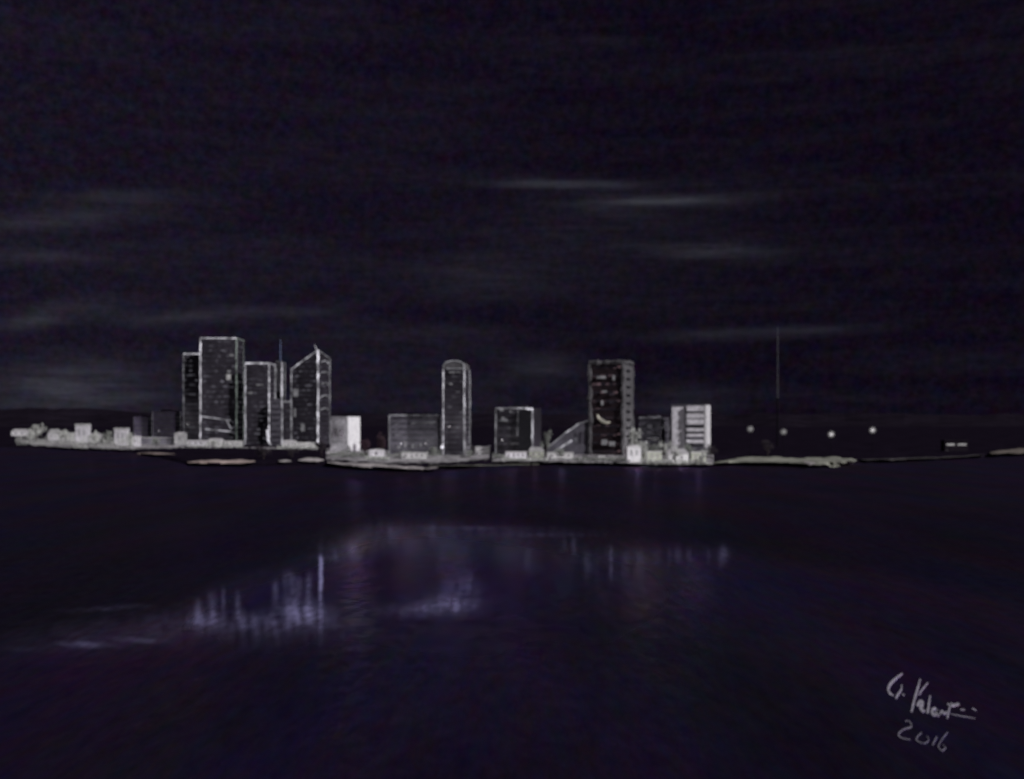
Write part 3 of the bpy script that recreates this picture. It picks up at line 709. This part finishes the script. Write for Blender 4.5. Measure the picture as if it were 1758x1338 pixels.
# ------------------------------------------------------------------ water: one sheet to the horizon
def G(d, s): return math.exp(-(d / s) ** 2)
EDGE = [(-300, 1135), (80, 1090), (250, 1065), (330, 1030), (450, 985), (560, 950), (610, 918), (660, 902), (740, 898), (900, 915), (1050, 935), (1260, 945), (1500, 985), (1800, 1040), (2200, 1090)]
def edge_y(px):
    for (a, ya), (b, yb) in zip(EDGE, EDGE[1:]):
        if a <= px <= b: return ya + (yb - ya) * (px - a) / (b - a)
    return 1100
REFLECT_STROKES = []   # tower reflections painted on the water as pale strokes: column, row from, row to, half width in columns, density
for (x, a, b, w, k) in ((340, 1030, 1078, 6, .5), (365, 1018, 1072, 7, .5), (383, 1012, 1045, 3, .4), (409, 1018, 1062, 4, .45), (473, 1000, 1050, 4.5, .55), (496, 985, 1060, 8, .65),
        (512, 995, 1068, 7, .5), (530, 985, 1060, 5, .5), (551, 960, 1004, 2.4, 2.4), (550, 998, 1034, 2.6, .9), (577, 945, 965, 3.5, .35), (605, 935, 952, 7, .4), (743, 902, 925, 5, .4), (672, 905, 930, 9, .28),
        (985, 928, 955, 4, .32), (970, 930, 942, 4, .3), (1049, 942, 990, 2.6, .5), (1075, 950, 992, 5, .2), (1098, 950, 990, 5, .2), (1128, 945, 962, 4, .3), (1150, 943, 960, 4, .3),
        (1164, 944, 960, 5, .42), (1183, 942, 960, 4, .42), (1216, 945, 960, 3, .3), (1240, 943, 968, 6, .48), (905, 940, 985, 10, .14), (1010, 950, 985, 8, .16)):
    REFLECT_STROKES.append((x, a, b, w, k))
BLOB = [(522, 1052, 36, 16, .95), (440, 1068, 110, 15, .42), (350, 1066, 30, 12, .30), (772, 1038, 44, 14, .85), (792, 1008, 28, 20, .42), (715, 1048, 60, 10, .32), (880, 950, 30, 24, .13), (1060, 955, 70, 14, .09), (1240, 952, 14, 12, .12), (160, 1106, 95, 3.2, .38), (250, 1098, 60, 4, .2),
        (185, 1045, 55, 3, .22), (200, 1088, 150, 24, .10), (480, 1085, 140, 22, .12), (790, 907, 90, 2.6, .24), (930, 919, 70, 2.4, .17), (860, 915, 160, 9, .08), (700, 935, 120, 22, .09), (655, 922, 60, 22, .15), (590, 945, 30, 14, .16), (1060, 1010, 60, 50, .05), (560, 958, 20, 4, .2)]  # soft patches of the same painted reflections
rows = []
y = HY + .35
while y < 1480:
    rows.append(y); y += .35 if y < 722 else (.8 if y < 740 else (2.5 if y < 880 else (2.6 if y < 1090 else 8)))
cols = [-900 + i * 30 for i in range(39)] + [270 + i * 2.6 for i in range(1, 385)] + [1272 + i * 30 for i in range(1, 50)]
vs, fs, calm, reflect_paint = [], [], [], []
for y in rows:
    D = H * F / (y - HY)
    for px in cols:
        vs.append((wx(px, D), D, 0))
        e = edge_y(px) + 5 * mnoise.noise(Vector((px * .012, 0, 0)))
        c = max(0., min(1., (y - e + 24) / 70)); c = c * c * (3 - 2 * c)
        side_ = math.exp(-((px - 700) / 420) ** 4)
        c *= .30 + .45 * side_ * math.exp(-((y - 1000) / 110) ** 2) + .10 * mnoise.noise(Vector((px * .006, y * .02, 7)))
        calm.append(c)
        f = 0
        for (x, a, b, w, k) in REFLECT_STROKES:
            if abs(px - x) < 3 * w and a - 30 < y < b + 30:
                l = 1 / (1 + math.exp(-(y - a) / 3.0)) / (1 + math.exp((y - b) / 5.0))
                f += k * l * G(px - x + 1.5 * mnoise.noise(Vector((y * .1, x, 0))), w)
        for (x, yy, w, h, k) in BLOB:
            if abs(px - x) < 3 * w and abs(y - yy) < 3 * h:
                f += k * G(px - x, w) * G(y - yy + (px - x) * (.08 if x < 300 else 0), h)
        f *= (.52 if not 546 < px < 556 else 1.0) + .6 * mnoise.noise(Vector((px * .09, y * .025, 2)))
        reflect_paint.append(max(0, f) + .019 * (1 - c) * (1.0 - .22 * min(1, max(0, (px - 300) / 1200))) )
nc = len(cols)
for j in range(len(rows) - 1):
    for i in range(nc - 1):
        a = j * nc + i; fs.append((a, a + nc, a + nc + 1, a + 1))
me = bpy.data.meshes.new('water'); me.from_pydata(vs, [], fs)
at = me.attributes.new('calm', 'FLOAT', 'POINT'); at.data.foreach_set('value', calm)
at = me.attributes.new('foam', 'FLOAT', 'POINT'); at.data.foreach_set('value', reflect_paint)
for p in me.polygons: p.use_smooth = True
m, nt, b = nodes('night_water')
nt.nodes.remove(b); b = nt.nodes.new('ShaderNodeBsdfAnisotropic')
N = nt.nodes.new; K = nt.links.new
geo = N('ShaderNodeNewGeometry'); mp = N('ShaderNodeMapping'); mp.inputs['Scale'].default_value = (.35, .12, 1)
K(geo.outputs['Position'], mp.inputs['Vector'])
n1 = N('ShaderNodeTexNoise'); n1.inputs['Scale'].default_value = 1; n1.inputs['Detail'].default_value = 5; K(mp.outputs['Vector'], n1.inputs['Vector'])
ac = N('ShaderNodeAttribute'); ac.attribute_name = 'calm'
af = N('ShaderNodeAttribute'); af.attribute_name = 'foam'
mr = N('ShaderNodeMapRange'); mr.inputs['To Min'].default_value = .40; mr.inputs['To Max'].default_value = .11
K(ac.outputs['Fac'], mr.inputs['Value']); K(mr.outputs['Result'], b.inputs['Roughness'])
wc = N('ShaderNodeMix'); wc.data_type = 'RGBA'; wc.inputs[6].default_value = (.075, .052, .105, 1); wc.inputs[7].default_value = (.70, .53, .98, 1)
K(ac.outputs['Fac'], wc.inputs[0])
mq = N('ShaderNodeMapping'); mq.inputs['Scale'].default_value = (.28, .055, 1); K(geo.outputs['Position'], mq.inputs['Vector'])
n4 = N('ShaderNodeTexNoise'); n4.inputs['Scale'].default_value = 1; n4.inputs['Detail'].default_value = 6; n4.inputs['Roughness'].default_value = .92; n4.inputs['Detail'].default_value = 9; K(mq.outputs['Vector'], n4.inputs['Vector'])
v1 = N('ShaderNodeVectorMath'); v1.operation = 'MULTIPLY_ADD'; v1.inputs[1].default_value = (3.6, 3.6, 3.6); v1.inputs[2].default_value = (-.75, -.75, -.75); K(n4.outputs['Color'], v1.inputs[0])
v2 = N('ShaderNodeVectorMath'); v2.operation = 'MULTIPLY'; K(wc.outputs[2], v2.inputs[0]); K(v1.outputs[0], v2.inputs[1]); 
mq2 = N('ShaderNodeMapping'); mq2.inputs['Scale'].default_value = (.035, .009, 1); K(geo.outputs['Position'], mq2.inputs['Vector'])
n5 = N('ShaderNodeTexNoise'); n5.inputs['Scale'].default_value = 1; n5.inputs['Detail'].default_value = 4; K(mq2.outputs['Vector'], n5.inputs['Vector'])
v3 = N('ShaderNodeVectorMath'); v3.operation = 'MULTIPLY_ADD'; v3.inputs[1].default_value = (1.6, 1.1, 1.6); v3.inputs[2].default_value = (.2, .42, .2); K(n5.outputs['Color'], v3.inputs[0])
v4 = N('ShaderNodeVectorMath'); v4.operation = 'MULTIPLY'; K(v2.outputs[0], v4.inputs[0]); K(v3.outputs[0], v4.inputs[1]); K(v4.outputs[0], b.inputs['Color'])
bp = N('ShaderNodeBump'); bp.inputs['Strength'].default_value = .25; bp.inputs['Distance'].default_value = .6
K(n1.outputs['Fac'], bp.inputs['Height']); K(bp.outputs['Normal'], b.inputs['Normal'])
fo = N('ShaderNodeBsdfDiffuse'); fo.inputs['Color'].default_value = (.35, .335, .60, 1)  # pale violet colour standing in for reflected tower lights
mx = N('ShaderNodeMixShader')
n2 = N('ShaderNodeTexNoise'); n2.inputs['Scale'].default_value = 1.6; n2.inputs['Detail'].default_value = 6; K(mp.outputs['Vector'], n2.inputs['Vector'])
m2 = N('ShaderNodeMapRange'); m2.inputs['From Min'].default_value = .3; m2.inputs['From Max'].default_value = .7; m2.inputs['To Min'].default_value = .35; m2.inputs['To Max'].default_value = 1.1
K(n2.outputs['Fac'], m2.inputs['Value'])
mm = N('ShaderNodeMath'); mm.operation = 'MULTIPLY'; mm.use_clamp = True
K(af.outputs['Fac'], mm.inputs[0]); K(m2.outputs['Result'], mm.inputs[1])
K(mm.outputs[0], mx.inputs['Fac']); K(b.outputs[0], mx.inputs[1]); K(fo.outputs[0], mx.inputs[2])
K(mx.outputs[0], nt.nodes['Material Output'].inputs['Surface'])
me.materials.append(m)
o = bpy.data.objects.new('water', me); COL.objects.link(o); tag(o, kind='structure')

# ------------------------------------------------------------------ pale lettering afloat on the near water
def stroke(mb, pts, ws):
    """a raised brush stroke on the water; points are columns and rows, widths in columns"""
    P = []
    for i in range(len(pts) - 1):
        for k in range(6):
            P.append((i + k / 6.0))
    P.append(len(pts) - 1)
    def cr(t):
        i = min(int(t), len(pts) - 2); f = t - i
        p0, p1, p2, p3 = (Vector(pts[max(0, min(len(pts) - 1, i + k))]) for k in (-1, 0, 1, 2))
        return .5 * ((2 * p1) + (p2 - p0) * f + (2 * p0 - 5 * p1 + 4 * p2 - p3) * f * f + (3 * p1 - p0 - 3 * p2 + p3) * f ** 3)
    left, right = [], []
    for t in P:
        p = cr(t); d = (cr(min(t + .05, len(pts) - 1)) - cr(max(t - .05, 0))).normalized(); nrm = Vector((-d.y, d.x))
        u = t / (len(pts) - 1) * (len(ws) - 1); k = min(int(u), len(ws) - 2); w = (ws[k] + (ws[k + 1] - ws[k]) * (u - k)) / 2.4
        left.append(p + nrm * w); right.append(p - nrm * w)
    def W(p, z): D = (H - .07) * F / (p.y - HY); return (wx(p.x, D), D, z)
    n = len(P)
    vs = [W(p, .07) for p in left] + [W(p, .07) for p in right] + [W(p, -.15) for p in left] + [W(p, -.15) for p in right]
    fs = []
    for i in range(n - 1):
        fs += [(i, i + 1, n + i + 1, n + i), (2 * n + i, 3 * n + i, 3 * n + i + 1, 2 * n + i + 1), (i, 2 * n + i, 2 * n + i + 1, i + 1), (n + i, n + i + 1, 3 * n + i + 1, 3 * n + i)]
    fs += [(0, n, 3 * n, 2 * n), (n - 1, 3 * n - 1, 4 * n - 1, 2 * n - 1)]
    mb.face_set(vs, fs)
q = 278 / 1758.
def Z(*pts): return [(1480 + x * q, 1130 + y * q) for x, y in pts]
D = H * F / (1215 - HY); base = (wx(1600, D), D, 0)
t = empty('handwritten_signature', base, 'pale handwritten signature with the year 2016 below it, on the dark water at lower right', 'signature')
a = MB()
stroke(a, Z((437, 165), (370, 215), (310, 275), (285, 335), (305, 385), (340, 405)), [2.5, 4, 5, 4.5, 4, 2])
stroke(a, Z((430, 290), (425, 340), (385, 400), (365, 440)), [2, 3, 4, 2]); stroke(a, Z((438, 392), (458, 402)), [3.5, 3])
stroke(a, Z((630, 228), (600, 340), (565, 460), (535, 585)), [2, 4.5, 4, 3.5]); stroke(a, Z((715, 265), (660, 330), (615, 400)), [1.5, 2.5, 2])
stroke(a, Z((600, 520), (625, 470), (655, 480), (640, 540), (660, 575), (680, 560)), [5, 5, 6, 7, 5, 3])
stroke(a, Z((738, 405), (725, 500), (710, 600)), [2.5, 4, 4.5])
stroke(a, Z((800, 540), (765, 560), (770, 610), (810, 600), (815, 560), (830, 630)), [4, 5.5, 6, 6, 4, 3])
stroke(a, Z((850, 610), (865, 570), (890, 600), (920, 580)), [2.5, 3.5, 3.5, 2.5])
stroke(a, Z((925, 495), (975, 510), (1055, 495)), [3, 5.5, 4]); stroke(a, Z((970, 480), (945, 560), (925, 655)), [1.5, 3, 3])
stroke(a, Z((1070, 555), (1115, 560)), [2.5, 1.5]); stroke(a, Z((1195, 545), (1240, 570)), [2.5, 1.5])
stroke(a, Z((960, 605), (1080, 630), (1230, 655)), [1.5, 1.6, .8])
a.build('name_line', M['ink'], t, base)
M['ink_dim'] = mottled('faint_lettering_paint', (0.2160, 0.2080, 0.2480), .8, .5, .45)
a = MB()
stroke(a, Z((470, 680), (510, 685), (535, 740), (450, 770), (400, 815), (415, 860), (520, 885)), [1.5, 2.2, 2.6, 2, 2.8, 3, 2.5])
stroke(a, Z((648, 805), (605, 845), (590, 890), (640, 918)), [1.8, 2.2, 2.8, 2.5]); stroke(a, Z((700, 845), (725, 880), (690, 918), (640, 918)), [1.5, 1.2, 1.2, 1])
stroke(a, Z((812, 850), (785, 900), (765, 945)), [1.8, 2.8, 2])
stroke(a, Z((930, 800), (860, 890), (830, 960), (865, 1000), (905, 970), (870, 935)), [1.2, 1.8, 2.4, 2.4, 1.6, 1])
a.build('year_line', M['ink_dim'], t, base)

# ------------------------------------------------------------------ sky, moonlight, camera
w = bpy.data.worlds.new('World'); S.world = w; w.use_nodes = True
nt = w.node_tree; N = nt.nodes.new; K = nt.links.new
bg = nt.nodes['Background']
tc = N('ShaderNodeTexCoord'); sp = N('ShaderNodeSeparateXYZ'); K(tc.outputs['Generated'], sp.inputs[0])
def math_(op, a, b=None, c=None, clamp=False):
    n = N('ShaderNodeMath'); n.operation = op; n.use_clamp = clamp
    for i, v in enumerate((a, b, c)):
        if v is None: continue
        if isinstance(v, (int, float)): n.inputs[i].default_value = v
        else: K(v, n.inputs[i])
    return n.outputs[0]
az = math_('ARCTAN2', sp.outputs['X'], sp.outputs['Y'])          # bearing, 0 straight over the river
el = math_('ARCSINE', sp.outputs['Z'])
cv = N('ShaderNodeCombineXYZ'); K(az, cv.inputs[0]); K(el, cv.inputs[1])
def nz(sx, sy, detail=3, rough=.6, out='Fac'):
    mp = N('ShaderNodeMapping'); mp.inputs['Scale'].default_value = (sx, sy, 1); K(cv.outputs[0], mp.inputs['Vector'])
    n = N('ShaderNodeTexNoise'); n.noise_dimensions = '2D'; n.inputs['Scale'].default_value = 1; n.inputs['Detail'].default_value = detail; n.inputs['Roughness'].default_value = rough
    K(mp.outputs['Vector'], n.inputs['Vector']); return n.outputs[out]
def cr_(fac, stops):
    r = N('ShaderNodeValToRGB'); e = r.color_ramp.elements
    while len(e) < len(stops): e.new(.5)
    for k, (p, c) in enumerate(stops): e[k].position = p; e[k].color = c + (1,)
    K(fac, r.inputs['Fac']); return r.outputs['Color']
def rng(v, a, b, c, d):
    n = N('ShaderNodeMapRange'); n.inputs[1].default_value = a; n.inputs[2].default_value = b; n.inputs[3].default_value = c; n.inputs[4].default_value = d
    K(v, n.inputs[0]); return n.outputs[0]
side = rng(az, -.48, .48, 0, 1)
base_c = cr_(side, [(0, (.0086, .0064, .0142)), (.35, (.0062, .0042, .0108)), (.65, (.0046, .0030, .0080)), (1, (.0046, .0030, .0078))])
# fine mottling and broad brush-like bands of thin cloud
def mixc(a, b, fac, mode):
    n = N('ShaderNodeMix'); n.data_type = 'RGBA'; n.blend_type = mode
    if isinstance(fac, (int, float)): n.inputs[0].default_value = fac
    else: K(fac, n.inputs[0])
    for s, v in ((6, a), (7, b)):
        if isinstance(v, tuple): n.inputs[s].default_value = v + (1,)
        else: K(v, n.inputs[s])
    return n.outputs[2]
grain = N('ShaderNodeMix'); grain.data_type = 'RGBA'
g1_ = cr_(nz(150, 170, 3, .7), [(.25, (.6, .6, .6)), (.75, (1.4, 1.4, 1.4))])
gc_ = nz(60, 70, 3, .75, 'Color')
gcm = mixc((.08, .06, .09), gc_, 1.0, 'ADD')
gsc = mixc(gcm, (1.75, 1.75, 1.75), 1.0, 'MULTIPLY')
c0 = mixc(base_c, g1_, 1.0, 'MULTIPLY'); c0 = mixc(c0, gsc, 1.0, 'MULTIPLY')
band = rng(nz(3.5, 38, 4, .6), .42, .72, 0, .003)
total = band
fine = rng(nz(16, 130, 5, .7), .3, .7, .5, 1.4)
for (px, py, L, wd, slope, k) in ((960, 317, 130, 4.5, .02, .020), (1150, 345, 120, 5, .0, .023), (1060, 352, 70, 10, 0, .007), (1220, 432, 95, 8, .04, .012), (1290, 573, 150, 6, -.02, .013),
        (90, 378, 110, 10, -.12, .014), (230, 340, 120, 8, -.05, .008), (60, 440, 80, 7, -.04, .010), (50, 552, 45, 8, -.2, .016), (130, 530, 80, 12, -.1, .006), (320, 545, 90, 7, -.12, .010), (140, 655, 100, 22, .02, .014), (95, 670, 50, 10, 0, .008),
        (850, 475, 130, 22, .02, .006), (930, 632, 70, 16, 0, .009), (640, 665, 220, 40, 0, .0025), (90, 700, 160, 26, 0, .004), (1180, 690, 70, 16, .0, .006), (480, 535, 90, 6, -.03, .006), (760, 570, 110, 8, .02, .005), (450, 600, 260, 70, 0, .0018), (1000, 700, 300, 40, 0, .002), (150, 735, 180, 40, 0, .003), (1000, 400, 260, 50, .03, .0030), (120, 690, 150, 26, .02, .005), (1150, 520, 200, 40, 0, .0016), (300, 440, 260, 60, -.03, .0018)):
    a0 = math.atan((px - CX) / F); e0 = math.atan((HY - py) / F * math.cos(a0))
    da = math_('SUBTRACT', az, a0); de = math_('ADD', math_('SUBTRACT', el, e0), math_('MULTIPLY', da, slope))
    ga = math_('POWER', math_('DIVIDE', da, L / F), 2.0); ge = math_('POWER', math_('DIVIDE', de, wd * 1.6 / F), 2.0)
    g = math_('EXPONENT', math_('MULTIPLY', math_('ADD', ga, ge), -1.0))
    # POWER of a negative base is safe with an even whole exponent
    total = math_('MULTIPLY_ADD', g, k * 1.02, total)
cl = math_('MULTIPLY', total, fine)
cc = N('ShaderNodeMix'); cc.data_type = 'RGBA'; cc.blend_type = 'ADD'; cc.inputs[0].default_value = 1
vm = N('ShaderNodeVectorMath'); vm.operation = 'SCALE'; vm.inputs[0].default_value = (.92, .98, 1.14); K(cl, vm.inputs['Scale'])
K(c0, cc.inputs[6]); K(vm.outputs[0], cc.inputs[7])
K(cc.outputs[2], bg.inputs['Color']); bg.inputs['Strength'].default_value = 1.0

sun = bpy.data.lights.new('moon', 'SUN'); so = bpy.data.objects.new('moon', sun); COL.objects.link(so)
sun.energy = 2.6; sun.angle = math.radians(.5); sun.color = (1.0, .96, 1.0)
so.rotation_euler = Vector((-.72, .52, -.52)).to_track_quat('-Z', 'Y').to_euler()

cam = bpy.data.cameras.new('camera'); co = bpy.data.objects.new('camera', cam); COL.objects.link(co)
co.location = (0, 0, H); co.rotation_euler = (math.radians(90), 0, 0)
cam.sensor_width = 36; cam.lens = 36 * F / 1758; cam.shift_y = (HY - 669) / 1758
cam.clip_start = .5; cam.clip_end = 400000
cam.dof.use_dof = True; cam.dof.focus_distance = 20; cam.dof.aperture_fstop = cam.lens / 1000 / (20 * .0031)
S.camera = co
S.view_settings.view_transform = 'Standard'; S.view_settings.look = 'None'; S.view_settings.exposure = 0; S.view_settings.gamma = 1
S.cycles.use_denoising = True
S.cycles.max_bounces = 4; S.cycles.sample_clamp_indirect = .6; S.cycles.sample_clamp_direct = 2.0
